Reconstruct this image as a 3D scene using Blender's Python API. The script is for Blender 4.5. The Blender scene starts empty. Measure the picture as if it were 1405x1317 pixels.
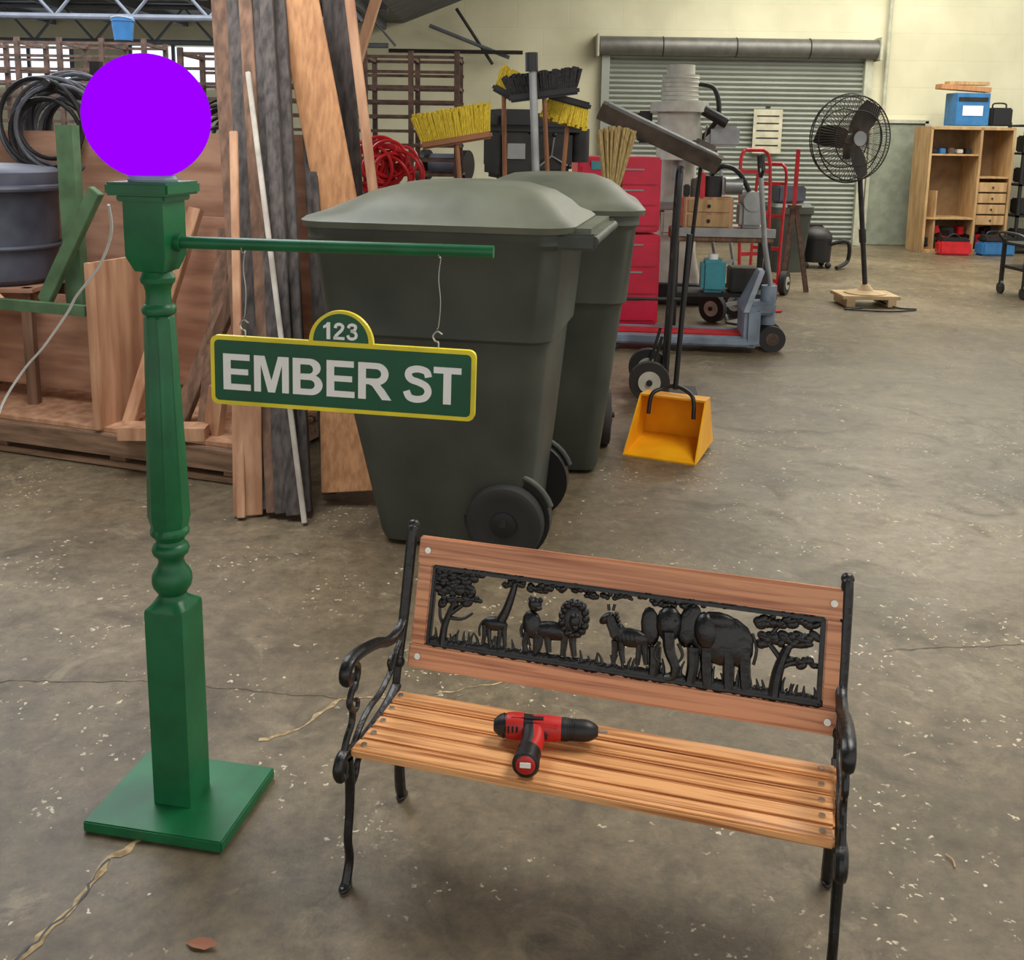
import bpy, bmesh, math, random
from mathutils import Matrix, Vector, Euler
random.seed(7)
S=bpy.context.scene
COL=S.collection
def lin(c):
    o=[]
    for v in c:
        v=v/255.
        o.append(v/12.92 if v<=.04045 else ((v+.055)/1.055)**2.4)
    return (o[0],o[1],o[2],1)
# ---------------------------------------------------------------- materials
def mat(name,c,rough=.5,metal=0,c2=None,scale=8,stretch=(1,1,1),bump=0,detail=6,spec=.5,lo=.35,hi=.65,dist=0):
    m=bpy.data.materials.new(name);m.use_nodes=True
    nt=m.node_tree;b=nt.nodes['Principled BSDF']
    b.inputs['Base Color'].default_value=lin(c)
    b.inputs['Roughness'].default_value=rough;b.inputs['Metallic'].default_value=metal
    b.inputs['Specular IOR Level'].default_value=spec
    tc=nt.nodes.new('ShaderNodeTexCoord');mp=nt.nodes.new('ShaderNodeMapping')
    mp.inputs['Scale'].default_value=stretch
    nt.links.new(tc.outputs['Object'],mp.inputs['Vector'])
    n=nt.nodes.new('ShaderNodeTexNoise');n.inputs['Scale'].default_value=scale;n.inputs['Detail'].default_value=detail
    n.inputs['Distortion'].default_value=dist
    nt.links.new(mp.outputs[0],n.inputs['Vector'])
    if c2 is None: c2=tuple(v*.88 for v in c)
    r=nt.nodes.new('ShaderNodeValToRGB')
    r.color_ramp.elements[0].position=lo;r.color_ramp.elements[1].position=hi
    r.color_ramp.elements[0].color=lin(c2);r.color_ramp.elements[1].color=lin(c)
    nt.links.new(n.outputs['Fac'],r.inputs['Fac']);nt.links.new(r.outputs[0],b.inputs['Base Color'])
    if bump:
        bn=nt.nodes.new('ShaderNodeBump');bn.inputs['Strength'].default_value=bump;bn.inputs['Distance'].default_value=.01
        nt.links.new(n.outputs['Fac'],bn.inputs['Height']);nt.links.new(bn.outputs[0],b.inputs['Normal'])
    return m
def emis(name,c,st):
    m=bpy.data.materials.new(name);m.use_nodes=True;nt=m.node_tree
    nt.nodes.clear();o=nt.nodes.new('ShaderNodeOutputMaterial');e=nt.nodes.new('ShaderNodeEmission')
    e.inputs[0].default_value=lin(c);e.inputs[1].default_value=st;nt.links.new(e.outputs[0],o.inputs[0]);return m
M={}
M['green']=mat('green_paint',(20,108,62),.42,c2=(15,92,52),scale=12,bump=.05)
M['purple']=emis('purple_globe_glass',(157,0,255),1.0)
M['collar']=mat('pale_collar',(150,175,160),.4)
M['signgreen']=mat('sign_green',(10,88,56),.35)
M['yellow']=mat('sign_yellow',(250,230,48),.4)
M['white']=mat('sign_white',(252,252,248),.45,c2=(246,246,240))
M['wire']=mat('galvanised_wire',(205,205,200),.35,.6)
M['bwood']=mat('bench_wood',(240,178,120),.3,c2=(160,94,52),scale=16,stretch=(.14,4.5,4.5),bump=.1,dist=1.0,lo=.3,hi=.56)
M['bwoodb']=mat('bench_back_wood',(226,160,116),.34,c2=(158,92,60),scale=15,stretch=(.12,4.5,4.5),bump=.1,dist=1.0,lo=.3,hi=.56)
M['iron']=mat('black_cast_iron',(19,19,20),.36,.0,c2=(9,9,10),scale=60,bump=.25,spec=.6)
M['bolt']=mat('zinc_bolt',(215,212,200),.25,.9)
M['canb']=mat('trash_can_plastic',(76,80,70),.55,c2=(58,62,56),scale=3,bump=.05)
M['canl']=mat('trash_can_lid',(104,106,90),.5,c2=(82,85,72),scale=4)
M['rub']=mat('black_rubber',(46,44,42),.75)
M['blk']=mat('black_plastic',(24,24,25),.45)
M['dk']=mat('dark_metal',(52,50,48),.5,.3,c2=(34,33,32))
M['chan']=mat('worn_brown_metal',(98,86,76),.6,.2,c2=(66,58,52))
M['steel']=mat('grey_steel',(160,161,160),.4,.5)
M['pjack']=mat('blue_grey_paint',(132,146,162),.45,c2=(96,106,118),scale=6)
M['red']=mat('red_paint',(208,34,42),.4,c2=(178,22,32))
M['redc']=mat('tool_chest_red',(230,32,72),.35,c2=(204,24,60),scale=3)
M['drillred']=mat('drill_red',(206,40,36),.4)
M['ply']=mat('plywood',(210,164,128),.7,c2=(170,122,90),scale=4,stretch=(4,4,.5),bump=.05)
M['plyx']=mat('plywood_horizontal',(196,150,122),.7,c2=(158,114,90),scale=4,stretch=(.6,4,4),bump=.05)
M['ply2']=mat('plywood_orange',(196,142,94),.65,c2=(164,112,70),scale=16,stretch=(3,3,.5),bump=.03)
M['dwood']=mat('dark_lumber',(92,83,78),.8,c2=(54,49,46),scale=5,stretch=(9,9,.35),bump=.1)
M['dwood2']=mat('brown_lumber',(134,100,78),.8,c2=(92,68,52),scale=5,stretch=(6,6,.4),bump=.1)
M['pal']=mat('pallet_wood',(158,124,98),.8,c2=(106,82,62),scale=6,stretch=(.6,5,5),bump=.1)
M['fanw']=mat('fan_base_wood',(206,180,140),.8,c2=(176,148,108),scale=6)
M['gwood']=mat('faded_green_wood',(96,126,90),.7,c2=(76,102,70))
M['whitestrip']=mat('white_trim_board',(198,190,176),.6,c2=(160,150,136),scale=9)
M['rust']=mat('rusty_steel',(112,86,72),.7,.3,c2=(76,62,54),scale=20)
M['hose']=mat('grey_hose',(100,100,106),.6,c2=(70,70,76),scale=15)
M['drum']=mat('grey_drum',(88,90,102),.5,c2=(54,56,66),scale=4)
M['cream']=mat('cream_machine',(206,204,190),.45,c2=(176,174,160),scale=6)
M['roll']=mat('galv_roller_door',(156,160,150),.5,.1,c2=(142,146,136),scale=1.5)
M['rollh']=mat('roller_housing',(118,116,110),.45,.4)
M['dgreen']=mat('grey_green_door',(146,152,134),.5)
M['frame']=mat('door_frame_paint',(190,190,168),.6)
M['paper']=mat('poster_paper',(202,196,170),.8)
M['panyel']=mat('dustpan_yellow',(248,182,28),.4,c2=(230,156,20),scale=5)
M['bry']=mat('yellow_bristles',(222,194,52),.8,c2=(170,142,34),scale=60,stretch=(4,4,.4),bump=.4)
M['brk']=mat('dark_bristles',(52,50,50),.85,c2=(30,30,31),scale=60,bump=.4)
M['straw']=mat('straw_bristles',(180,156,102),.85,c2=(130,108,66),scale=60,stretch=(4,4,.4),bump=.4)
M['hw']=mat('broom_handle_wood',(150,98,62),.6)
M['blue']=mat('blue_carton',(52,120,176),.5,c2=(44,104,156))
M['cyan']=mat('cyan_jug',(70,160,172),.4)
M['cabw']=mat('cabinet_wood',(196,160,112),.6,c2=(164,130,88),scale=5,stretch=(4,4,.6))
M['cabd']=mat('cabinet_inside',(146,114,78),.7)
M['cord']=mat('white_cord',(240,238,232),.5)
M['leaf']=mat('dry_leaf',(168,112,84),.8)
M['crack']=mat('crack_filler',(196,172,128),.9,c2=(132,112,82),scale=40)
M['crackd']=mat('crack_dark',(98,84,62),.9,c2=(116,102,78),scale=30)
M['glass']=emis('window_daylight',(225,235,245),1.5)
M['beam']=mat('roof_steel',(110,114,122),.6,.2)
# ---------------------------------------------------------------- builder
def frame_from(z,up=Vector((0,0,1))):
    z=z.normalized()
    x=up.cross(z)
    if x.length<1e-4: x=Vector((1,0,0)).cross(z)
    if x.length<1e-4: x=Vector((0,1,0))
    x.normalize();y=z.cross(x)
    return x,y,z
def smoothpath(pts,n=6,closed=False):
    P=[Vector(p) for p in pts];out=[];L=len(P)
    rng=L if closed else L-1
    for i in range(rng):
        if closed: a,b,c,d=P[(i-1)%L],P[i],P[(i+1)%L],P[(i+2)%L]
        else: a,b,c,d=P[max(i-1,0)],P[i],P[i+1],P[min(i+2,L-1)]
        for k in range(n):
            t=k/n
            out.append(.5*((2*b)+(c-a)*t+(2*a-5*b+4*c-d)*t*t+(3*b-a-3*c+d)*t**3))
    if not closed: out.append(P[-1])
    return out
class B:
    def __init__(s,name): s.name=name;s.bm=bmesh.new();s.mats=[];s.X=Matrix.Identity(4)
    def mi(s,m):
        m=M[m] if isinstance(m,str) else m
        if m not in s.mats: s.mats.append(m)
        return s.mats.index(m)
    def raw(s,vs,fs,m,T=None):
        T=s.X@T if T is not None else s.X
        i=s.mi(m);nv=[s.bm.verts.new(T@Vector(v)) for v in vs]
        for f in fs:
            try:
                F=s.bm.faces.new([nv[k] for k in f]);F.material_index=i;F.smooth=True
            except ValueError: pass
    def merge(s,tb,m,T=None):
        tb.verts.index_update()
        s.raw([v.co.copy() for v in tb.verts],[[v.index for v in f.verts] for f in tb.faces],m,T);tb.free()
    def box(s,c,d,m,rot=(0,0,0),bev=.0,T=None):
        tb=bmesh.new();bmesh.ops.create_cube(tb,size=1)
        for v in tb.verts: v.co=Vector((v.co.x*d[0],v.co.y*d[1],v.co.z*d[2]))
        if bev: bmesh.ops.bevel(tb,geom=tb.edges[:],offset=bev,segments=2,affect='EDGES')
        R=Matrix.Translation(c)@Euler(rot).to_matrix().to_4x4()
        s.merge(tb,m,(T@R) if T is not None else R)
    def board(s,p0,p1,w,t,m,side=Vector((1,0,0)),bev=.003):
        p0=Vector(p0);p1=Vector(p1);z=(p1-p0);L=z.length;z.normalize()
        x=(Vector(side)-z*Vector(side).dot(z)).normalized();y=z.cross(x)
        T=Matrix((( x.x,y.x,z.x,0),(x.y,y.y,z.y,0),(x.z,y.z,z.z,0),(0,0,0,1)))
        T.translation=(p0+p1)/2
        s.box((0,0,0),(w,t,L),m,bev=bev,T=T)
    def cyl(s,p0,p1,r0,m,r1=None,seg=20,cap=True):
        r1=r0 if r1 is None else r1
        p0=Vector(p0);p1=Vector(p1);x,y,z=frame_from(p1-p0)
        vs=[];fs=[]
        for p,r in((p0,r0),(p1,r1)):
            for k in range(seg):
                a=2*math.pi*k/seg;vs.append(p+x*(math.cos(a)*r)+y*(math.sin(a)*r))
        for k in range(seg): fs.append((k,(k+1)%seg,seg+(k+1)%seg,seg+k))
        if cap: fs.append(tuple(range(seg))[::-1]);fs.append(tuple(range(seg,2*seg)))
        s.raw(vs,fs,m)
    def tube(s,pts,r,m,seg=10,n=6,closed=False,smooth=True,flat=1.0,ax=None):
        P=smoothpath(pts,n,closed) if smooth else [Vector(p) for p in pts]
        N=len(P);vs=[];fs=[];prev=None
        for i,p in enumerate(P):
            if closed: t=P[(i+1)%N]-P[i-1]
            else: t=P[min(i+1,N-1)]-P[max(i-1,0)]
            if t.length<1e-7: t=Vector((0,0,1))
            t.normalize()
            if ax is not None: x=Vector(ax);x=(x-t*x.dot(t)).normalized()
            elif prev is None: x,_,_=frame_from(t)
            else:
                x=prev-t*prev.dot(t);x.normalize()
            prev=x;y=t.cross(x)
            rr=r(i/(N-1)) if callable(r) else r
            for k in range(seg):
                a=2*math.pi*k/seg;vs.append(p+x*(math.cos(a)*rr*flat)+y*(math.sin(a)*rr))
        for i in range(N if closed else N-1):
            j=(i+1)%N
            for k in range(seg): fs.append((i*seg+k,i*seg+(k+1)%seg,j*seg+(k+1)%seg,j*seg+k))
        if not closed: fs.append(tuple(range(seg))[::-1]);fs.append(tuple(range((N-1)*seg,N*seg)))
        s.raw(vs,fs,m)
    def lathe(s,prof,m,T=None,seg=32):
        vs=[];fs=[];n=len(prof)
        for e in prof:
            r,z=e[0],e[1];k=e[2] if len(e)>2 else 'c'
            for q in range(seg):
                a=2*math.pi*q/seg;f=1
                if k=='s': f=min(1/max(abs(math.cos(a)),1e-6),1/max(abs(math.sin(a)),1e-6),1.40)
                if k=='o':
                    aa=(a+math.pi/8)%(math.pi/4)-math.pi/8;f=math.cos(0)/math.cos(aa)
                vs.append((math.cos(a)*r*f,math.sin(a)*r*f,z))
        for i in range(n-1):
            for q in range(seg): fs.append((i*seg+q,i*seg+(q+1)%seg,(i+1)*seg+(q+1)%seg,(i+1)*seg+q))
        fs.append(tuple(range(seg))[::-1]);fs.append(tuple(range((n-1)*seg,n*seg)))
        s.raw(vs,fs,m,T)
    def ell(s,c,r,m,rot=(0,0,0),T=None,u=20,v=12):
        tb=bmesh.new();bmesh.ops.create_uvsphere(tb,u_segments=u,v_segments=v,radius=1)
        R=Matrix.Translation(c)@Euler(rot).to_matrix().to_4x4()@Matrix.Diagonal((r[0],r[1],r[2],1))
        s.merge(tb,m,(T@R) if T is not None else R)
    def prism(s,poly,t0,t1,m,T):
        n=len(poly);vs=[(p[0],p[1],t0) for p in poly]+[(p[0],p[1],t1) for p in poly]
        fs=[tuple(range(n))[::-1],tuple(range(n,2*n))]+[(k,(k+1)%n,n+(k+1)%n,n+k) for k in range(n)]
        s.raw(vs,fs,m,T)
    def loft(s,rings,m,cap=True):
        n=len(rings[0]);vs=[p for r in rings for p in r];fs=[]
        for i in range(len(rings)-1):
            for k in range(n): fs.append((i*n+k,i*n+(k+1)%n,(i+1)*n+(k+1)%n,(i+1)*n+k))
        if cap: fs.append(tuple(range(n))[::-1]);fs.append(tuple(range((len(rings)-1)*n,len(rings)*n)))
        s.raw(vs,fs,m)
    def torus(s,c,R,r,m,axis=(0,1,0),seg=36,k=10,sc=(1,1)):
        x,y,z=frame_from(Vector(axis));c=Vector(c)
        s.tube([c+x*(math.cos(2*math.pi*i/seg)*R*sc[0])+y*(math.sin(2*math.pi*i/seg)*R*sc[1]) for i in range(seg)],r,m,seg=k,closed=True,smooth=False)
    def done(s,loc=(0,0,0),rz=0,ang=35):
        bmesh.ops.recalc_face_normals(s.bm,faces=s.bm.faces[:])
        me=bpy.data.meshes.new(s.name);s.bm.to_mesh(me);s.bm.free()
        for m in s.mats: me.materials.append(m)
        me.set_sharp_from_angle(angle=math.radians(ang))
        o=bpy.data.objects.new(s.name,me);COL.objects.link(o)
        o.location=loc;o.rotation_euler=(0,0,rz);return o
def rrect(x0,x1,y0,y1,r,n=5):
    out=[]
    for cx,cy,a0 in((x1-r,y1-r,0),(x0+r,y1-r,90),(x0+r,y0+r,180),(x1-r,y0+r,270)):
        for k in range(n+1):
            a=math.radians(a0+90*k/n);out.append((cx+r*math.cos(a),cy+r*math.sin(a)))
    return out
D=math.radians
# ================================================================ ROOM
def floor_mat():
    m=bpy.data.materials.new('concrete_floor');m.use_nodes=True;nt=m.node_tree;N=nt.nodes;L=nt.links
    b=N['Principled BSDF'];tc=N.new('ShaderNodeTexCoord')
    def noise(sc,det=8,dis=0,rough=.6):
        n=N.new('ShaderNodeTexNoise');n.inputs['Scale'].default_value=sc;n.inputs['Detail'].default_value=det
        n.inputs['Distortion'].default_value=dis;n.inputs['Roughness'].default_value=rough
        L.new(tc.outputs['Object'],n.inputs['Vector']);return n
    def ramp(src,els):
        r=N.new('ShaderNodeValToRGB');e=r.color_ramp.elements
        while len(e)<len(els): e.new(.5)
        for k,(p,c) in enumerate(els): e[k].position=p;e[k].color=c
        L.new(src,r.inputs[0]);return r
    def mix(f,a,bb,mode='MIX',fv=None):
        x=N.new('ShaderNodeMix');x.data_type='RGBA';x.blend_type=mode
        if f is not None: L.new(f,x.inputs[0])
        else: x.inputs[0].default_value=fv
        for s,i in((a,6),(bb,7)):
            if isinstance(s,tuple): x.inputs[i].default_value=s
            else: L.new(s,x.inputs[i])
        return x.outputs[2]
    n1=noise(.8,9,.6);base=ramp(n1.outputs[0],[(.3,lin((92,80,60))),(.48,lin((119,105,82))),(.72,lin((148,133,106)))])
    n2=noise(16,12,0,.8);g=ramp(n2.outputs[0],[(.36,(.5,.5,.5,1)),(.64,(1.15,1.15,1.15,1))])
    c=mix(None,base.outputs[0],g.outputs[0],'MULTIPLY',.9)
    n3=noise(2.3,8,1.8);st=ramp(n3.outputs[0],[(.52,(0,0,0,1)),(.68,(1,1,1,1))])
    c=mix(st.outputs[0],c,mix(None,c,lin((64,54,40)),'MIX',.6))
    n6=noise(4.5,7,.8,.7);s6=ramp(n6.outputs[0],[(.57,(0,0,0,1)),(.70,(.5,.5,.5,1))])
    c=mix(s6.outputs[0],c,lin((166,152,124)))
    n7=noise(1.1,4,2.5);s7=ramp(n7.outputs[0],[(.495,(0,0,0,1)),(.5,(.35,.35,.35,1)),(.505,(0,0,0,1))])
    c=mix(s7.outputs[0],c,lin((84,70,50)))
    nd=noise(30,3)
    for sc,t0,t1,gs,g0 in((6,.04,.06,1.3,.47),(17,.09,.13,1.9,.53),(33,.13,.2,2.4,.52)):
        v=N.new('ShaderNodeTexVoronoi');v.inputs['Scale'].default_value=sc;v.inputs['Randomness'].default_value=1
        vm=N.new('ShaderNodeVectorMath');vm.operation='MULTIPLY_ADD';vm.inputs[1].default_value=(.06,.06,.06)
        L.new(nd.outputs['Color'],vm.inputs[0]);L.new(tc.outputs['Object'],vm.inputs[2]);L.new(vm.outputs[0],v.inputs['Vector'])
        sp=ramp(v.outputs['Distance'],[(t0,(1,1,1,1)),(t1,(0,0,0,1))])
        n4=noise(gs,3);gate=ramp(n4.outputs[0],[(g0,(0,0,0,1)),(g0+.05,(1,1,1,1))])
        f=mix(None,sp.outputs[0],gate.outputs[0],'MULTIPLY',1)
        c=mix(f,c,lin((208,196,168)))
    L.new(c,b.inputs['Base Color'])
    rr=ramp(n3.outputs[0],[(.3,(.32,.32,.32,1)),(.7,(.5,.5,.5,1))]);L.new(rr.outputs[0],b.inputs['Roughness'])
    bp=N.new('ShaderNodeBump');bp.inputs['Strength'].default_value=.28;bp.inputs['Distance'].default_value=.01
    L.new(n2.outputs[0],bp.inputs['Height']);L.new(bp.outputs[0],b.inputs['Normal'])
    return m
b=B('floor');b.box((0,7,-.05),(24,22,.1),floor_mat());b.done()
def wall_mat():
    m=mat('painted_block_wall',(222,217,186),.75,c2=(204,199,168),scale=1.2,bump=.02)
    nt=m.node_tree;N=nt.nodes;L=nt.links;b=N['Principled BSDF']
    br=N.new('ShaderNodeTexBrick');br.inputs['Scale'].default_value=1;br.inputs['Mortar Size'].default_value=.012
    br.inputs['Brick Width'].default_value=.8;br.inputs['Row Height'].default_value=.4
    tc=N.new('ShaderNodeTexCoord');mp=N.new('ShaderNodeMapping');mp.inputs['Rotation'].default_value=(math.pi/2,0,0)
    L.new(tc.outputs['Object'],mp.inputs[0]);L.new(mp.outputs[0],br.inputs['Vector'])
    bp=N.new('ShaderNodeBump');bp.inputs['Strength'].default_value=.4;bp.inputs['Distance'].default_value=.02;bp.invert=True
    L.new(br.outputs['Fac'],bp.inputs['Height']);L.new(bp.outputs[0],b.inputs['Normal']);return m
WM=wall_mat()
b=B('wall_back');b.box((1,16.1,2.6),(22,.2,5.2),WM);b.done()
b=B('wall_left');b.box((-9.9,7,2.6),(.2,18,5.2),WM);b.done()
b=B('window_1')
for k in range(3):
    b.box((-9.77,6+3.4*k,2.15),(.02,2.6,1.2),'glass')
    for dy in(-1.3,-.43,.43,1.3): b.box((-9.75,6+3.4*k+dy,2.15),(.06,.06,1.26),'beam')
    for dz in(-.6,0,.6): b.box((-9.75,6+3.4*k,2.15+dz),(.06,2.66,.05),'beam')
b.done()
b=B('window_2')
for x in(-7.4,-5.2):
    b.box((x,15.98,2.55),(1.3,.02,.6),'glass')
    for dx in(-.65,0,.65): b.box((x+dx,15.96,2.55),(.05,.05,.66),'beam')
b.done()
CM=mat('corrugated_roof',(104,106,114),.6,.2,c2=(70,72,80),scale=1.5,stretch=(1,12,1),bump=.3)
b=B('ceiling')
b.box((-5.9,7,3.28),(8.4,18.2,.06),CM)
b.raw([(-1.7,-2,3.25),(3,-2,5.1),(3,16,5.1),(-1.7,16,3.25),(-1.7,-2,3.31),(3,-2,5.16),(3,16,5.16),(-1.7,16,3.31)],[(0,1,2,3),(7,6,5,4),(0,4,5,1),(1,5,6,2),(2,6,7,3),(3,7,4,0)],CM)
b.box((7.5,7,5.13),(9.2,18.2,.06),CM)
b.done()
b=B('roof_truss')
for yy in(8,11,14):
    b.tube([(-9.7,yy,2.75),(-1.7,yy,2.75)],.035,'beam',smooth=False)
    b.tube([(-9.7,yy,3.2),(-1.7,yy,3.2)],.035,'beam',smooth=False)
    for k in range(10):
        x=-9.6+.8*k;b.tube([(x,yy,2.75),(x+.4,yy,3.2),(x+.8,yy,2.75)],.02,'beam',smooth=False,seg=6)
for xx in range(-9,-1): b.box((xx,7,3.2),(.06,18,.1),'beam')
b.done()
b=B('wall_brace')
b.tube([(-1.3,15.8,3.2),(-.1,15.8,2.75)],.03,'beam',smooth=False);b.tube([(-1.9,15.7,2.82),(.1,15.7,2.82)],.03,'dk',smooth=False)
b.tube([(-.9,15.8,3.45),(-.35,15.8,2.65)],.025,'dk',smooth=False)
b.done()
b=B('door_1')
vs=[];fs=[];nsl=38;h=2.85
for k in range(nsl*4+1):
    z=h*k/(nsl*4);ph=(k%4);off={0:0,1:.03,2:.045,3:.03}[ph]
    vs+=[(1.42,15.98-off,z),(5.28,15.98-off,z)]
for k in range(nsl*4): fs.append((2*k,2*k+1,2*k+3,2*k+2))
b.raw(vs,fs,'roll')
b.box((1.36,15.93,1.45),(.12,.13,2.9),'roll');b.box((5.34,15.93,1.45),(.12,.13,2.9),'frame')
b.cyl((1.25,15.83,2.95),(5.42,15.83,2.95),.14,'rollh',seg=28)
for x in(1.22,5.44): b.box((x,15.83,2.95),(.04,.32,.34),'frame',bev=.01)
for x in(2.2,3.3,4.4): b.torus((x,15.83,2.95),.143,.008,'dk',axis=(1,0,0))
b.done(ang=50)
b=B('door_2')
b.box((5.88,15.96,.93),(.8,.05,1.86),'dgreen',bev=.01)
for x in(5.46,6.3): b.box((x,15.95,.95),(.05,.09,1.92),'frame')
b.box((5.88,15.95,1.9),(.89,.09,.05),'frame')
b.cyl((6.2,15.93,.95),(6.2,15.87,.95),.03,'steel');b.done()
b=B('baseboard_back');b.box((8.6,15.97,.06),(4.4,.04,.12),'frame',bev=.005);b.done()
b=B('trim_1');b.cyl((5.62,15.93,2.0),(5.62,15.93,5.0),.03,'frame');b.done()
b=B('safety_poster');b.box((3.85,15.85,1.72),(.44,.012,.66),'paper')
for k in range(5): b.box((3.85,15.842,1.95-.11*k),(.34,.004,.02),'dk')
b.box((3.85,15.88,2.08),(.06,.06,.03),'dk');b.done()
def crack(name,pts,w,m,z=.0012):
    b=B(name);P=[]
    for i in range(len(pts)-1):
        a=Vector((*pts[i],0));c=Vector((*pts[i+1],0));n=max(2,int((c-a).length/.02))
        for k in range(n):
            p=a.lerp(c,k/n);p+=Vector((random.uniform(-1,1),random.uniform(-1,1),0))*.007;P.append(p)
    P.append(Vector((*pts[-1],0)));vs=[];fs=[]
    for i,p in enumerate(P):
        t=(P[min(i+1,len(P)-1)]-P[max(i-1,0)]).normalized();s=Vector((-t.y,t.x,0))
        w1=w*random.uniform(.1,1.4);w2=w*random.uniform(.1,1.4)
        vs+=[p+s*w1+Vector((0,0,z)),p-s*w2+Vector((0,0,z))]
    for i in range(len(P)-1): fs.append((2*i,2*i+1,2*i+3,2*i+2))
    b.raw(vs,fs,m);b.done()
crack('floor_crack',[(-1.0,1.55),(-.96,1.72),(-.90,1.86),(-.88,2.02),(-.75,2.2)],.010,'crack')
crack('floor_crack',[(-1.0,1.55),(-.96,1.72),(-.90,1.86),(-.88,2.02)],.003,'blk',.0018)
crack('floor_crack',[(-.66,2.48),(-.56,2.53),(-.52,2.62),(-.47,2.69),(-.36,2.70),(-.22,2.70)],.007,'crack')
crack('floor_crack',[(-1.6,2.75),(-1.1,2.77),(-.45,2.69)],.002,'crackd')
crack('floor_crack',[(-.2,2.72),(.0,2.8),(.12,2.95)],.004,'crack')
crack('floor_crack',[(1.2,3.02),(1.9,3.1),(2.6,3.2),(4,3.25)],.002,'crackd')
# ================================================================ STREET LAMP
b=B('street_lamp')
b.box((0,0,.016),(.345,.285,.028),'green',bev=.003)
q=[(.0475,.03,'s'),(.0475,.512,'s'),(.046,.520,'s'),(.038,.534),(.033,.54),(.031,.548),(.036,.556),(.043,.567),(.0455,.58),(.044,.594),(.038,.606),(.031,.616),(.028,.628),(.031,.638),(.039,.645),(.042,.655),(.039,.665),(.033,.670),(.031,.678),(.036,.686),(.043,.694),(.0435,.702),(.038,.71,'o'),(.044,.735,'o'),(.031,1.195,'o'),(.029,1.2),(.0355,1.205),(.0375,1.213),(.0345,1.221),(.029,1.226),(.027,1.24),(.027,1.255),(.031,1.268),(.0365,1.274),(.0375,1.284),(.033,1.292),(.031,1.297),(.034,1.30,'s'),(.047,1.333,'s'),(.047,1.452,'s')]
b.lathe(q,'green',seg=64)
b.box((0,0,1.458),(.112,.112,.014),'green',bev=.003)
b.box((0,0,1.478),(.145,.145,.028),'green',bev=.005)
b.lathe([(.05,1.491),(.052,1.497),(.048,1.505)],'collar')
b.ell((-.006,0,1.628),(.131,.131,.131),'purple',u=64,v=40)
b.X=Matrix.Rotation(D(3),4,'Z')
b.cyl((.04,0,1.362),(.744,0,1.362),.0135,'green',seg=28);b.cyl((.045,0,1.362),(.06,0,1.362),.02,'green')
b.done((-.777,2.212,0),D(-11))
def fillmesh(loops):
    cu=bpy.data.curves.new('t','CURVE');cu.dimensions='2D';cu.fill_mode='BOTH';cu.extrude=.0012
    for lp in loops:
        sp=cu.splines.new('POLY');sp.points.add(len(lp)-1)
        for i,p in enumerate(lp): sp.points[i].co=(p[0],p[1],0,1)
        sp.use_cyclic_u=True
    o=bpy.data.objects.new('t',cu);COL.objects.link(o);bpy.context.view_layer.update()
    me=bpy.data.meshes.new_from_object(o.evaluated_get(bpy.context.evaluated_depsgraph_get()))
    vs=[v.co.copy() for v in me.vertices];fs=[tuple(p.vertices) for p in me.polygons]
    bpy.data.objects.remove(o);bpy.data.meshes.remove(me);return vs,fs
def ar(cx,cy,rx,ry,a0,a1,n=14): return [(cx+rx*math.cos(D(a0+(a1-a0)*k/n)),cy+ry*math.sin(D(a0+(a1-a0)*k/n))) for k in range(n+1)]
def stroke(pts,w):
    P=smoothpath([(x,y,0) for x,y in pts],6);Lf=[];Rt=[]
    for i,p in enumerate(P):
        t=(P[min(i+1,len(P)-1)]-P[max(i-1,0)]).normalized();s=Vector((-t.y*.9,t.x,0))
        Lf.append(p+s*w/2);Rt.append(p-s*w/2)
    return [(p.x,p.y) for p in Lf]+[(p.x,p.y) for p in Rt[::-1]]
s_=.185
G={'E':[[[(0,0),(.68,0),(.68,.17),(s_,.17),(s_,.43),(.62,.43),(.62,.59),(s_,.59),(s_,.83),(.66,.83),(.66,1),(0,1)]]],
'M':[[[(0,0),(.165,0),(.165,.78),(.345,0),(.515,0),(.695,.78),(.695,0),(.86,0),(.86,1),(.60,1),(.43,.32),(.26,1),(0,1)]]],
'B':[[[(0,0)]+ar(.44,.285,.29,.285,-90,68)+ar(.42,.755,.265,.245,-62,90)+[(0,1)],[(s_,.165)]+ar(.42,.29,.12,.125,-90,90)+[(s_,.415)],[(s_,.58)]+ar(.39,.71,.11,.125,-90,90)+[(s_,.835)]]],
'R':[[[(0,0),(s_,0),(s_,.41),(.26,.41),(.34,.37),(.58,0),(.80,0),(.64,.27),(.53,.40)]+ar(.45,.70,.28,.30,-68,90)+[(0,1)],[(s_,.57)]+ar(.43,.705,.125,.13,-90,90)+[(s_,.835)]]],
'S':[[stroke([(.605,.70),(.55,.85),(.36,.91),(.17,.86),(.125,.73),(.20,.615),(.38,.55),(.54,.46),(.60,.30),(.52,.14),(.34,.085),(.16,.13),(.08,.30)],.185)]],
'T':[[[(.22,0),(.405,0),(.405,.83),(.64,.83),(.64,1),(-.015,1),(-.015,.83),(.22,.83)]]],
'1':[[[(.2,0),(.4,0),(.4,1),(.24,1),(.16,.87),(.02,.78),(.02,.62),(.2,.70)]]],
'2':[[stroke([(.1,.68),(.15,.85),(.32,.915),(.48,.84),(.5,.70),(.42,.54),(.25,.36),(.14,.22),(.09,.10)],.18)],[[(0,0),(.6,0),(.6,.17),(0,.17)]]],
'3':[[stroke([(.09,.72),(.15,.86),(.3,.92),(.46,.86),(.48,.73),(.40,.60),(.22,.54)],.17)],[stroke([(.22,.55),(.42,.49),(.52,.33),(.47,.16),(.3,.085),(.13,.13),(.06,.29)],.17)]]}
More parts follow.
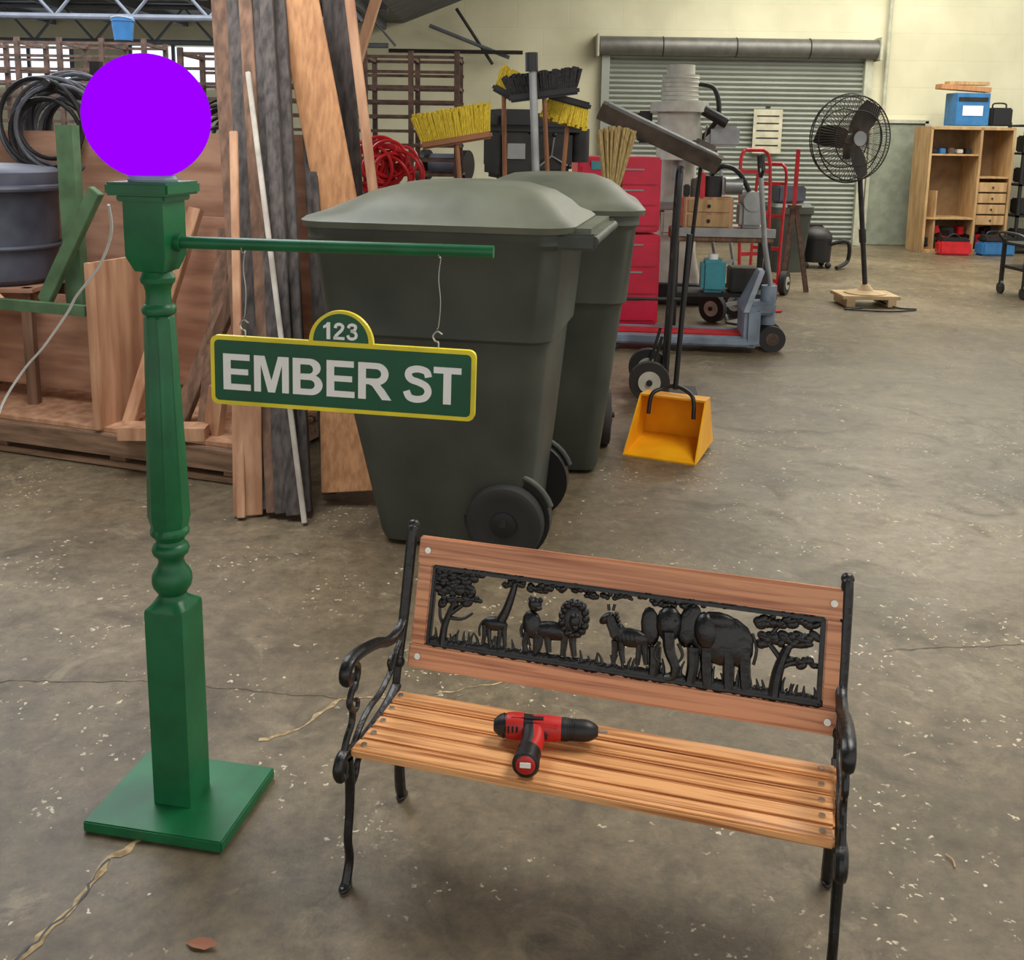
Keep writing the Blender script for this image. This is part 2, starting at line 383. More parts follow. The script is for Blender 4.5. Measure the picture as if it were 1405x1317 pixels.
def word(b,chars,w,h,cx,cy,z,m,T):
    x=0;pos=[]
    for ch,adv in chars: pos.append(x);x+=adv
    tot=x
    for (ch,adv),px in zip(chars,pos):
        for piece in G[ch]:
            v,f=fillmesh(piece)
            b.raw([(cx+((p.x+px)/tot-.5)*w,cy+(p.y-.5)*h,z+p.z) for p in v],f,m,T)
b=B('street_sign')
T=Matrix.Rotation(math.pi/2,4,'X')
def arc(r,y0=0,n=32): return [(r*math.cos(math.pi*k/n),y0+r*math.sin(math.pi*k/n)) for k in range(n+1)]
W=.592;Hh=.155
b.prism(rrect(-W/2,W/2,-Hh/2,Hh/2,.016),-.006,.006,'yellow',T)
b.prism(arc(.0715,Hh/2-.002),-.0058,.0058,'yellow',T)
b.prism(rrect(-W/2+.0095,W/2-.0095,-Hh/2+.0095,Hh/2-.0095,.010),-.0072,.0072,'signgreen',T)
b.prism(arc(.0615,Hh/2+.0015),-.007,.007,'signgreen',T)
word(b,[('E',.77),('M',.96),('B',.83),('E',.77),('R',1.08),('S',.74),('T',.64)],.532,.081,0,-.002,.0082,'white',T)
word(b,[('1',.58),('2',.72),('3',.62)],.078,.037,0,.103,.008,'white',T)
for x,zt in((-.218,.262),(.213,.272)):
    z0=Hh/2
    b.tube([(x,0,z0-.004),(x,0,z0+.012),(x-.008,0,z0+.016),(x-.012,0,z0+.026),(x-.003,0,z0+.036),(x+.008,0,z0+.03)],.0018,'wire',seg=6)
    b.tube([(x-.004,0,z0+.04),(x,0,z0+.05),(x+.003,0,z0+.1),(x-.002,0,z0+.15),(x+.002,0,zt-.001)],.0011,'wire',seg=6)
    b.torus((x,0,zt+.013),.0145,.0012,'wire',axis=(1,0,0),k=6)
o=b.done((-.3685,2.158,1.0785),D(-8));o.rotation_euler[1]=D(1.0)
# ================================================================ BENCH
b=B('park_bench')
hw=.486
ys=[-.108,-.057,-.006,.045,.096]
for i,y in enumerate(ys):
    z=.321-.006*math.sin(math.pi*(i+.3)/5)
    b.box((.0+.002*i,y,z),(hw*2,.045,.02),'bwood',bev=.004,rot=(D(-3 if i==0 else 2 if i==4 else 0),0,0))
    for sx in(-1,1): b.cyl((sx*(hw-.022),y,z+.009),(sx*(hw-.022),y,z+.0135),.0065,'bolt',seg=12)
TB=Matrix(((1,0,0,.012),(0,.297,-.955,.168),(0,.955,.297,.364),(0,0,0,1)))
b.box((0,.0275,0),(hw*2,.055,.02),'bwoodb',bev=.004,T=TB)
b.box((0,.272,0),(hw*2,.066,.02),'bwoodb',bev=.004,T=TB)
for sx in(-1,1): b.box((sx*(hw-.021),.1475,0),(.036,.183,.018),'bwoodb',bev=.003,T=TB)
for sx in(-1,1):
    for vv in(.028,.273):
        p=TB@Vector((sx*(hw-.025),vv,.009));q=TB@Vector((sx*(hw-.025),vv,.015));b.cyl(p,q,.0075,'bolt',seg=12)
pu=.446;v0=.056;v1=.240
for a,c,d,e in((0,v0+.004,2*pu,.011),(0,v1-.004,2*pu,.011)): b.box((a,c,.002),(d,e,.016),'iron',bev=.003,T=TB)
for sx in(-1,1): b.box((sx*(pu-.005),(v0+v1)/2,.002),(.011,v1-v0,.016),'iron',bev=.003,T=TB)
def P(x,y,n=.002):
    yT=774+.125*(x-585);yB=885+.149*(x-580)
    xl=585-(y-774)*.06;xr=1143-(y-843)*.05
    return TB@Vector((-pu+2*pu*(x-xl)/(xr-xl),v0+(v1-v0)*(yB-y)/(yB-yT),n))
K=.00166
def E(x,y,rx,ry,d=.008,rot=0,n=.002):
    p=P(x,y,n);T=Matrix.Translation(p)@TB.to_3x3().to_4x4()@Matrix.Rotation(D(rot),4,'Z')
    b.ell((0,0,0),(rx*K,ry*K,d),'iron',T=T,u=14,v=8)
def Lm(pts,r0,r1=None,n=.002):
    r1=r0 if r1 is None else r1
    b.tube([P(x,y,n) for x,y in pts],lambda t:(r0+(r1-r0)*t)*K,'iron',seg=8,n=4)
def leaves(x0,x1,y0,y1,cnt,r=6):
    for _ in range(cnt):
        E(random.uniform(x0,x1),random.uniform(y0,y1),random.uniform(.6,1.2)*r,random.uniform(.5,.8)*r,random.uniform(.004,.008),random.uniform(-40,40))
Lm([(603,886),(605,862),(612,842),(622,822)],6,4);Lm([(611,845),(630,832),(645,822)],3.5,2.5);Lm([(606,862),(598,846),(597,828)],3,2)
leaves(594,652,788,800,24,9);leaves(592,650,800,814,24,9);leaves(600,657,816,832,18,8);Lm([(612,848),(632,850),(648,842)],3,2)
E(682,857,19,10,.011);Lm([(692,852),(700,836),(708,812),(711,800)],7.5,4,.005);E(716,801,9,4.5,.008,-25);Lm([(709,798),(707,788)],1.7);Lm([(713,797),(713,788)],1.7)
for x0,x1,y in((667,665,888),(674,677,891),(690,689,893),(697,699,894)): Lm([(x0,858),(x0,872),(x1,y)],4.4,2.5)
Lm([(664,853),(659,862),(660,874)],1.8)
E(738,858,14,20,.011,15);E(741,830,10,10,.011);E(735,822,4,4);E(749,824,4,4);E(747,835,5,4,.014);Lm([(732,868),(728,884),(730,896)],5.5,3.5);Lm([(745,868),(744,898)],5.5,3.5);Lm([(728,855),(722,864),(724,876)],3,2)
E(768,867,29,13,.012);E(799,850,20,25,.012);E(801,852,10,13,.018);E(803,862,6,5,.022);E(786,832,5,5);E(812,832,5,5)
for a in range(0,360,24): E(799+17*math.cos(D(a)),850+22*math.sin(D(a)),6,7,.013,a)
for x0,x1,y in((750,747,896),(762,764,897),(786,784,902),(798,801,903)): Lm([(x0,872),(x0,884),(x1,y)],6,3.8)
Lm([(741,862),(733,874),(736,888)],2)
E(880,876,27,13,.012);E(862,868,12,14,.012,20);Lm([(862,872),(854,856),(851,846)],9,7,.004);E(846,849,12,6.5,.01,40);Lm([(855,838),(857,829)],2.2);Lm([(849,838),(848,829)],2.2)
for k in range(5): E(860+1.5*k,842+5*k,3,3,.012)
for x0,x1,y in((859,857,910),(868,871,912),(893,891,914),(901,903,914)): Lm([(x0,880),(x0,894),(x1,y)],5.6,3.2)
Lm([(905,872),(911,884),(910,898)],2)
for k in range(5): E(863+6*k,876,1.4,9,.0142,12)
E(934,856,18,24,.018);E(908,860,13,26,.007,8);E(962,858,16,30,.008,-10);Lm([(934,866),(936,892),(944,914),(941,928),(930,930)],9,4,.014)
Lm([(922,880),(916,898),(922,908)],2.8,1.6,.015);Lm([(948,882),(954,898),(949,908)],2.8,1.6,.015);E(926,850,2.4,2.4,.022);E(944,850,2.4,2.4,.022)
E(1006,878,42,33,.013);E(985,866,17,26,.021,10);E(1030,890,18,24,.013);E(1000,852,26,13,.013)
for x0,x1,y in((968,964,938),(986,988,944),(1016,1016,946),(1037,1039,946),(915,913,928)): Lm([(x0,888),(x0,915),(x1,y)],9,7.5)
Lm([(1047,868),(1053,890),(1049,912)],2.2)
Lm([(1076,955),(1080,925),(1088,900),(1094,886)],8.5,5.5);Lm([(1086,905),(1074,888),(1066,878)],4,3);Lm([(1084,915),(1100,908),(1118,906)],4,3);Lm([(1092,890),(1108,876),(1118,868)],4,3);Lm([(1070,872),(1080,858)],3)
leaves(1054,1132,847,856,28,8);leaves(1056,1131,870,883,32,9);leaves(1094,1135,902,912,12,7)
leaves(592,716,781,789,40,7);leaves(690,726,790,806,12,6);leaves(728,822,801,812,34,7);leaves(815,905,812,821,30,6);leaves(905,1050,822,831,40,6);leaves(1050,1140,836,844,16,5)
x=588
while x<1136:
    yB=885+.149*(x-580);hh=random.choice((10,14,20,26,12))*(1.0+.25*(x>900))
    Lm([(x,yB-2),(x+random.uniform(-2,2),yB-hh*.6),(x+random.uniform(-6,6),yB-hh)],3.6,.9)
    if random.random()<.9: E(x,yB-5,9,6+random.uniform(0,4),.007)
    x+=4
for sx in(-1,1):
    X=sx*(hw+.012)
    def sp(pts,r,fl=1.0,n=6): b.tube([(X,p[0],p[1]) for p in pts],r,'iron',seg=10,n=n,flat=fl,ax=(1,0,0))
    sp([(.266,.672),(.257,.652),(.228,.55),(.2,.462),(.17,.38),(.150,.315),(.148,.24),(.168,.15),(.170,.08),(.176,.03),(.19,.006)],lambda t:.0115+.002*math.sin(t*9),1.0)
    b.ell((X,.27,.674),(.014,.012,.014),'iron');b.ell((X,.168,.372),(.015,.015,.018),'iron')
    sp([(.155,.318),(.10,.300),(.02,.292),(-.06,.296),(-.115,.312),(-.145,.318),(-.162,.300),(-.155,.278),(-.138,.276)],.0125,1.0)
    b.ell((X,-.145,.296),(.014,.016,.022),'iron')
    sp([(-.118,.3),(-.108,.24),(-.112,.17),(-.122,.11),(-.116,.06),(-.132,.018),(-.142,.006)],lambda t:.0125-.003*math.sin(math.pi*t),1.0)
    b.ell((X,-.138,.008),(.013,.022,.008),'iron');b.ell((X,.185,.008),(.013,.022,.008),'iron')
    sp([(.206,.468),(.17,.448),(.11,.452),(.05,.478),(-.01,.497),(-.06,.508),(-.100,.510),(-.122,.496),(-.120,.476),(-.104,.472),(-.096,.484)],lambda t:.0098+.003*math.sin(math.pi*t),1.15)
    sp([(-.088,.503),(-.062,.482),(-.066,.456),(-.092,.438),(-.104,.415),(-.090,.392),(-.096,.365),(-.120,.345),(-.138,.318)],.0075)
    sp([(-.092,.440),(-.074,.434),(-.066,.448),(-.076,.458)],.005);sp([(-.095,.39),(-.07,.385),(-.062,.4),(-.075,.41)],.005)
    sp([(.182,.42),(.15,.40),(.12,.372),(.06,.352),(.0,.35),(-.05,.335),(-.09,.31)],.007);sp([(.12,.372),(.11,.4),(.135,.41)],.005)
    sp([(.15,.22),(.11,.235),(.09,.262),(.05,.268),(.02,.29)],.007);sp([(-.11,.22),(-.08,.235),(-.065,.262),(-.03,.268),(-.01,.29)],.007)
b.tube([(-hw-.01,.12,.25),(hw+.01,.12,.25)],.005,'iron',smooth=False)
b.done((.177,1.935,0),D(-15.8))
# ================================================================ DRILL
b=B('cordless_drill')
def cap(p0,p1,rs,m,seg=24):
    b.tube([Vector(p0).lerp(Vector(p1),k/(len(rs)-1)) for k in range(len(rs))],lambda t:rs[min(len(rs)-1,int(round(t*(len(rs)-1))))],m,seg=seg,smooth=False)
cap((-.105,0,.03),(-.03,0,.03),[.018,.025,.027,.0275,.027,.026],'blk')
cap((-.098,0,.0305),(-.05,0,.0305),[.015,.0265,.0283,.0285,.0278],'drillred')
cap((-.114,0,.03),(-.092,0,.03),[.012,.022,.0262],'blk')
for k in range(4): b.box((-.09+.009*k,-.0262,.037),(.004,.004,.016),'blk')
cap((-.03,0,.03),(.03,0,.03),[.026,.027,.027,.026,.0245],'drillred')
b.box((-.042,-.006,.047),(.08,.022,.02),'blk',bev=.006)
b.box((.0,-.016,.042),(.05,.012,.016),'drillred',bev=.004)
cap((.028,0,.03),(.062,0,.03),[.0245,.0245,.022,.0225],'blk');
for k in range(6): b.torus((.034+.005*k,0,.03),.0238,.0009,'dk',axis=(1,0,0),seg=20,k=5)
cap((.062,0,.03),(.108,0,.03),[.0225,.0228,.0225,.021,.017,.010],'blk')
b.cyl((.105,0,.03),(.128,0,.03),.003,'steel')
b.tube([(-.025,-.01,.03),(-.022,-.05,.029),(-.03,-.085,.028),(-.034,-.1,.028)],lambda t:.0205-.002*math.sin(t*3),'drillred',seg=18,flat=1)
b.tube([(-.036,-.02,.034),(-.034,-.055,.033),(-.04,-.09,.032)],.017,'blk',seg=16)
b.tube([(-.03,-.088,.029),(-.034,-.105,.029),(-.036,-.132,.029)],lambda t:.024+.004*t,'blk',seg=20)
b.ell((-.036,-.134,.030),(.0275,.008,.0275),'blk');b.ell((-.036,-.1385,.032),(.0205,.006,.0205),'drillred');b.box((-.036,-.1447,.036),(.022,.002,.012),'white',bev=.0008)
b.box((-.004,-.03,.03),(.012,.022,.014),'blk',bev=.004)
b.done((.088,1.982,.330),D(-5))
# ================================================================ TRASH CANS
def can(name,loc,rz,wy=.285,wx=.26):
    b=B(name)
    def ring(z,x0,x1,y0,y1,r): return [(p[0],p[1],z) for p in rrect(x0,x1,y0,y1,r,6)]
    b.loft([ring(.02,-.25,.30,-.24,.25,.06),ring(.05,-.265,.33,-.25,.26,.07),ring(.45,-.345,.37,-.295,.305,.08),ring(.83,-.42,.405,-.335,.345,.09),ring(.85,-.425,.41,-.338,.348,.09),ring(.865,-.44,.428,-.355,.36,.09),ring(1.2,-.485,.46,-.385,.385,.1),ring(1.22,-.50,.475,-.398,.398,.1),ring(1.262,-.50,.475,-.398,.398,.1)],'canb')
    b.loft([ring(1.262,-.52,.50,-.42,.42,.13),ring(1.285,-.525,.505,-.425,.425,.13),ring(1.298,-.51,.49,-.41,.41,.13),ring(1.318,-.45,.45,-.37,.37,.15),ring(1.35,-.38,.42,-.335,.335,.15),ring(1.39,-.29,.36,-.28,.28,.14),ring(1.42,-.18,.27,-.2,.2,.12),ring(1.43,-.06,.16,-.1,.1,.08)],'canl')
    b.box((.53,0,1.255),(.1,.66,.05),'canl',bev=.02);b.cyl((.575,-.36,1.24),(.575,.36,1.24),.018,'canb')
    for y in(-.35,.35): b.box((.51,y,1.235),(.15,.03,.06),'canb',bev=.01)
    b.cyl((wx,-.34,.16),(wx,.34,.16),.014,'dk')
    for s in(-1,1):
        y=s*wy
        b.tube([(wx+.18*math.cos(D(a)),s*.258,.155+.18*math.sin(D(a))) for a in range(20,170,10)],.012,'canb',smooth=False)
        b.cyl((wx,s*.2,.155),(wx,s*.262,.155),.168,'blk',seg=36)
        T=Matrix.Translation((wx,y,.15))@Matrix.Rotation(math.pi/2,4,'X')
        b.lathe([(.05,-.032),(.10,-.030),(.125,-.036),(.142,-.03),(.15,-.015),(.15,.015),(.142,.03),(.125,.036),(.10,.030),(.05,.032)],'rub',T=T,seg=40)
        b.lathe([(.02,-.045),(.05,-.04),(.055,0),(.05,.04),(.02,.045)],'blk',T=T,seg=24)
    return b.done(loc,rz)
can('trash_can',(-.215,4.02,0),D(-11))
can('trash_can',(.19,4.97,0),D(86))
# ================================================================ DUSTPAN
b=B('dustpan')
t=.008
b.raw([(-.19,-.2,.0),(.19,-.2,.0),(.19,.16,.03),(-.19,.16,.03),(-.19,-.2,.008),(.19,-.2,.008),(.19,.16,.038),(-.19,.16,.038)],[(0,1,2,3),(4,7,6,5),(0,4,5,1),(1,5,6,2),(2,6,7,3),(3,7,4,0)],'panyel')
for s in(-1,1):
    x=s*.19;b.raw([(x,-.2,0),(x,.16,.03),(x*.9,.13,.26),(x*.93,.02,.27),(x-s*t,-.2,0),(x-s*t,.16,.03),(x*.9-s*t,.13,.26),(x*.93-s*t,.02,.27)],[(0,1,2,3),(7,6,5,4),(0,3,7,4),(1,5,6,2),(2,6,7,3),(0,4,5,1)],'panyel')
b.raw([(-.19,.16,.03),(.19,.16,.03),(.171,.13,.26),(-.171,.13,.26),(-.19,.168,.03),(.19,.168,.03),(.171,.138,.26),(-.171,.138,.26)],[(0,1,2,3),(7,6,5,4),(0,4,5,1),(1,5,6,2),(2,6,7,3),(3,7,4,0)],'panyel')
b.raw([(-.175,.02,.268),(.175,.02,.268),(.171,.138,.262),(-.171,.138,.262),(-.175,.02,.278),(.175,.02,.278),(.171,.138,.272),(-.171,.138,.272)],[(0,1,2,3),(4,7,6,5),(0,4,5,1),(1,5,6,2),(2,6,7,3),(3,7,4,0)],'panyel')
b.tube([(-.12,.0,.18),(-.11,.02,.28),(-.06,.06,.31),(0,.07,.33)],.011,'blk');b.tube([(.12,.0,.18),(.11,.02,.28),(.06,.06,.31),(0,.07,.33)],.011,'blk')
b.cyl((0,.07,.31),(.03,.10,1.12),.014,'blk')
b.done((.83,5.12,0),D(-24),ang=25)
# ================================================================ BROOMS
def push_broom(name,c,w,ang,m,up=1,foot=None,bl='dk',L=.13):
    b=B(name);c=Vector(c);T=Matrix.Translation(c)@Matrix.Rotation(D(ang),4,'Y')
    b.box((0,0,0),(w,.07,.045),bl,bev=.012,T=T)
    n=int(w/.013)
    for i in range(n+1):
        for j in(-1,0,1):
            x=-w/2+.015+(w-.03)*i/n;p=T@Vector((x,.018*j,.02*up));q=T@Vector((x*1.14+random.uniform(-.008,.008),.035*j,up*(L+random.uniform(-.014,.012))))
            b.cyl(p,q,.008,m,r1=.012,seg=6)
    ft=Vector(foot)
    b.cyl(T@Vector((0,0,-.015*up)),ft+Vector((0,0,.012)),.013,'hw',seg=12)
    return b.done()
push_broom('push_broom',(-.33,5.85,1.57),.41,-10,'bry',1,foot=(-.2,5.98,0),bl='hw',L=.17)
push_broom('push_broom',(.16,5.87,1.83),.40,-8,'brk',1,foot=(.28,5.97,0),bl='blk',L=.12)
push_broom('push_broom',(.31,6.02,1.80),.26,14,'bry',-1,foot=(.20,6.14,0),bl='dk')
push_broom('push_broom',(-.06,6.02,1.84),.16,28,'bry',1,foot=(-.02,6.1,0),bl='dk')
b=B('corn_broom')
b.cyl((.56,5.95,0.0),(.56,5.93,1.28),.013,'hw')
for i in range(110):
    a=random.uniform(-1,1);bb=random.uniform(-1,1)
    b.cyl((.56+.03*a,5.93+.02*bb,1.26),(.58+.11*a,5.92+.035*bb,1.62+.03*math.cos(a*1.5)+random.uniform(-.015,.015)),.006,'straw',r1=.009,seg=6)
b.cyl((.56,5.93,1.24),(.56,5.93,1.31),.035,'red');b.done()
b=B('steel_pipe');b.cyl((.19,5.8,0),(.09,5.78,2.02),.022,'steel');b.cyl((.088,5.78,1.95),(.085,5.78,2.05),.035,'blk');b.done()
# ================================================================ DRILL PRESSES
def drill_press(loc,rz):
    b=B('drill_press')
    b.box((0,0,.04),(.36,.5,.08),'dk',bev=.01);b.cyl((0,.1,.08),(0,.1,1.75),.045,'steel')
    b.box((0,-.02,1.05),(.34,.34,.04),'dk',bev=.01);b.box((0,.05,1.02),(.12,.2,.1),'dk')
    b.box((0,-.02,1.48),(.24,.42,.32),'dk',bev=.03);b.box((0,.02,1.7),(.3,.56,.14),'blk',bev=.04)
    b.cyl((0,.3,1.4),(0,.3,1.66),.09,'dk');b.cyl((0,-.12,1.2),(0,-.12,1.4),.035,'steel');b.cyl((0,-.12,1.14),(0,-.12,1.25),.02,'steel')
    b.box((.0,-.235,1.5),(.12,.01,.1),'steel')
    for a in(90,210,330):
        q=(.16,-.02+.16*math.cos(D(a)),1.45+.16*math.sin(D(a)));b.cyl((.12,-.02,1.45),q,.007,'steel');b.ell(q,(.018,.018,.018),'blk')
    b.done(loc,rz)
drill_press((-.05,7.0,0),D(15));drill_press((.24,8.05,0),D(-60));drill_press((.0,9.3,0),D(-10))
b=B('bench_grinder')
b.box((0,0,.02),(.4,.4,.04),'dk',bev=.01);b.cyl((0,0,.04),(0,0,1.2),.05,'dk');b.box((0,0,1.22),(.4,.25,.03),'dk',bev=.005);b.cyl((-.12,0,1.36),(.12,0,1.36),.09,'drum',seg=24)
for s in(-1,1): b.cyl((s*.15,0,1.36),(s*.2,0,1.36),.12,'blk',seg=28);b.box((s*.175,-.1,1.3),(.05,.06,.02),'steel')
b.done((-.55,8.3,0),D(-20))
b=B('extension_cord')
for k in range(20):
    b.torus((-.80+random.uniform(-.14,.14),6.5+random.uniform(-.05,.05),1.40+random.uniform(-.08,.08)),random.uniform(.07,.16),.011,'red',axis=(random.uniform(-.5,.5),1,random.uniform(-.3,.3)),k=6)
b.board((-.8,6.55,0),(-.8,6.55,1.5),.09,.05,'dwood2');b.box((-.8,6.55,.02),(.5,.4,.04),'dwood2');b.done()
# ================================================================ TOOL CHEST
b=B('tool_chest')
b.box((0,0,.42),(.72,.5,.76),'redc',bev=.012);b.box((0,0,1.13),(.70,.45,.62),'redc',bev=.015)
for k in range(3): b.box((0,-.235,.95+.17*k),(.64,.02,.15),'redc',bev=.006);b.box((0,-.25,1.0+.17*k),(.4,.012,.012),'steel')
for k in range(3): b.box((0,-.26,.18+.23*k),(.66,.02,.21),'redc',bev=.006);b.box((0,-.275,.26+.23*k),(.42,.012,.014),'steel')
b.box((-.14,-.252,1.37),(.2,.008,.07),'cyan')
for x in(-.3,.3):
    for y in(-.2,.2): b.cyl((x-.012,y,.03),(x+.012,y,.03),.03,'rub')
b.done((.86,8.75,0),D(3))
# ================================================================ SAW STAND
b=B('saw_stand')
b.board((.55,6.75,1.775),(1.32,6.65,1.43),.12,.05,'chan',side=(0,-.5,1));b.board((.6,6.7,1.81),(1.3,6.62,1.49),.025,.03,'steel',side=(0,-.5,1))
b.tube([(.72,6.78,1.66),(.66,7.1,.02)],.014,'dk',smooth=False);b.tube([(1.22,6.75,1.44),(1.18,7.1,.02)],.014,'dk',smooth=False);b.tube([(.68,7.0,.5),(1.19,7.0,.5)],.012,'dk',smooth=False)
b.box((1.22,6.72,1.52),(.16,.14,.12),'chan',bev=.02,rot=(0,D(24),0));b.done()
# ================================================================ MILLING MACHINE
b=B('milling_machine')
b.box((0,0,.1),(.6,.8,.2),'dk',bev=.03);b.loft([[(p[0],p[1],z) for p in rrect(-w,w,-w,w,.06)] for z,w in((.2,.26),(.5,.2),(1.3,.17),(1.5,.19))],'cream')
b.box((0,-.2,.95),(.9,.26,.07),'steel',bev=.01);b.box((0,-.2,.8),(.3,.3,.25),'cream',bev=.03)
b.box((0,-.1,1.62),(.4,.7,.28),'cream',bev=.05);b.cyl((-.02,-.4,1.4),(-.02,-.4,1.84),.2,'cream',seg=28);b.cyl((-.02,-.4,1.84),(-.02,-.4,1.93),.27,'cream');b.cyl((-.02,-.4,1.93),(-.02,-.4,2.18),.17,'cream',seg=28);b.cyl((-.02,-.4,2.18),(-.02,-.4,2.27),.13,'cream')
for k in range(6): b.torus((-.02,-.4,1.95+.04*k),.171,.008,'cream',axis=(0,0,1),k=6)
b.cyl((0,-.4,1.2),(0,-.4,1.4),.06,'steel')
b.tube([(.14,-.4,2.1),(.30,-.4,2.05),(.34,-.4,1.8),(.2,-.35,1.6)],.024,'blk')
for a in(0,120,240): b.cyl((.22,-.4,1.55),(.24,-.4+.2*math.cos(D(a)),1.55+.2*math.sin(D(a))),.008,'steel')
b.box((.40,-.3,1.62),(.3,.2,.2),'steel',bev=.03);b.box((-.34,-.3,1.7),(.14,.14,.3),'dk',bev=.02);b.cyl((.2,-.5,1.86),(.42,-.5,1.74),.05,'dk')
b.cyl((.47,-.2,.95),(.52,-.2,.95),.09,'steel');b.done((1.62,10.2,0),D(-8))
# ================================================================ HAND TRUCKS
def hand_truck(loc,rz,m,h,w=.36,lean=.12,wr=.125,hub='cream'):
    b=B('hand_truck')
    for s in(-1,1):
        b.tube([(s*w/2,-.02,.03),(s*w/2,lean*.1,.15),(s*w/2,lean*.5,h*.5),(s*w/2,lean*.9,h-.12),(s*w*.3,lean*1.1,h)],.016,m)
        b.cyl((s*(w/2+.02),.1,wr),(s*(w/2+.08),.1,wr),wr,'rub',seg=32);b.cyl((s*(w/2+.015),.1,wr),(s*(w/2+.087),.1,wr),wr*.55,hub,seg=24);b.cyl((s*(w/2+.01),.1,wr),(s*(w/2+.1),.1,wr),wr*.15,'dk')
        b.tube([(s*w/2,.1,wr),(s*w/2,.03,.4)],.01,m,smooth=False)
    b.cyl((-w*.3,lean*1.1,h),(w*.3,lean*1.1,h),.018,m)
    for k in range(4):
        z=.15+k*(h-.35)/3;b.box((0,lean*z/h,z),(w,.015,.035),m)
    b.cyl((-w/2,.1,wr),(w/2,.1,wr),.01,'steel');b.box((0,-.11,.012),(w+.04,.2,.012),m);b.done(loc,rz)
hand_truck((.97,6.3,0),D(84),'dk',1.42,w=.3,lean=-.04)
hand_truck((2.3,9.6,0),D(20),'red',1.5,w=.32)
hand_truck((2.62,10.6,0),D(-30),'red',1.35,w=.3)
hand_truck((1.98,8.98,0),D(48),'steel',1.45,w=.3,lean=.34)
b=B('pallet_jack')
for y in(-.18,.18): b.box((-.25,y,.09),(1.15,.15,.06),'pjack',bev=.015);b.cyl((-.7,y-.05,.04),(-.7,y+.05,.04),.04,'rub')
b.box((.33,0,.2),(.12,.5,.3),'pjack',bev=.03);b.cyl((.47,0,.2),(.47,0,.5),.06,'pjack');b.box((.42,0,.33),(.2,.2,.1),'pjack',bev=.02)
for y in(-.09,.09): b.cyl((.5,y-.03,.1),(.5,y+.03,.1),.1,'rub',seg=28);b.cyl((.5,y-.035,.1),(.5,y+.035,.1),.05,'rust')
b.raw([(.3,-.23,.32),(.3,.23,.32),(.42,.1,.62),(.42,-.1,.62),(.26,-.23,.32),(.26,.23,.32),(.38,.1,.62),(.38,-.1,.62)],[(0,1,2,3),(7,6,5,4),(0,4,5,1),(1,5,6,2),(2,6,7,3),(3,7,4,0)],'pjack')
b.tube([(.5,0,.4),(.42,0,.8),(.36,0,1.32)],.02,'steel',smooth=False)
b.tube([(.36,0,1.32),(.36,-.12,1.38),(.35,-.1,1.48),(.35,.1,1.48),(.36,.12,1.38),(.36,0,1.32)],.014,'dk',smooth=False)
b.box((-.25,-.0,.122),(1.1,.2,.012),'red',bev=.003);b.done((1.50,7.8,0),D(-6))
b=B('work_cart')
b.box((0,0,.82),(.82,.4,.1),'dwood2',bev=.01);b.box((0,-.205,.85),(.84,.02,.07),'steel')
for x in(-.37,.37):
    for y in(-.16,.16): b.box((x,y,.4),(.045,.045,.8),'dk')
b.box((0,0,.33),(.76,.36,.03),'dk');b.box((-.12,0,1.0),(.40,.32,.26),'ply',bev=.01)
for k in range(2): b.box((-.12,-.165,.94+.12*k),(.34,.015,.1),'cabw',bev=.004);b.ell((-.12,-.18,.94+.12*k),(.015,.015,.015),'dk')
b.box((-.05,-.05,.48),(.2,.2,.27),'cyan',bev=.03);b.cyl((-.05,-.05,.61),(-.05,-.05,.66),.04,'white');b.box((.2,0,.45),(.22,.26,.2),'dk',bev=.01)
b.box((.24,0,.99),(.2,.24,.22),'steel',bev=.03);b.cyl((.24,-.14,1.1),(.24,.14,1.1),.08,'steel')
b.cyl((-.1,0,1.13),(-.1,0,1.3),.1,'dk');b.cyl((.02,0,1.22),(.16,0,1.22),.07,'steel');b.tube([(-.1,0,1.3),(-.0,-.05,1.38),(.15,-.02,1.3),(.3,0,1.0)],.02,'blk')
for k in range(3): b.box((-.3+.06*k,-.1,1.18+.02*k),(.05,.1,.1+.06*k),('dk','chan','red')[k],bev=.01)
b.done((1.72,8.5,0),D(-4))
b=B('storage_tote')
b.loft([[(p[0],p[1],z) for p in rrect(-w,w,-w,w,.05)] for z,w in((0,.18),(.7,.24),(.72,.26),(.8,.26),(.84,.22))],'canb');b.box((.0,0,.95),(.36,.3,.2),'drum',bev=.02);b.done((3.35,12.6,0),D(10))
b=B('shop_vacuum')
b.cyl((0,0,.08),(0,0,.36),.2,'blk',r1=.21,seg=28);b.ell((0,0,.38),(.21,.21,.15),'dk');b.box((0,0,.52),(.2,.06,.05),'blk',bev=.02)
b.tube([(.15,-.1,.3),(.35,-.2,.35),(.4,-.1,.1),(.2,-.3,.03)],.025,'rub')
for a in range(4): b.ell((.2*math.cos(D(45+90*a)),.2*math.sin(D(45+90*a)),.04),(.04,.04,.04),'rub')
b.done((3.85,13.0,0))
b=B('wooden_trestle')
b.board((0,0,.9),(-.12,-.1,0),.05,.03,'rust');b.board((.02,0,.9),(.16,-.1,0),.05,.03,'rust');b.board((0,.05,.9),(.02,.3,0),.05,.03,'rust');b.box((.01,.02,.9),(.12,.12,.04),'rust');b.board((.0,.0,.9),(.02,.05,1.5),.04,.03,'red');b.done((2.98,10.9,0))
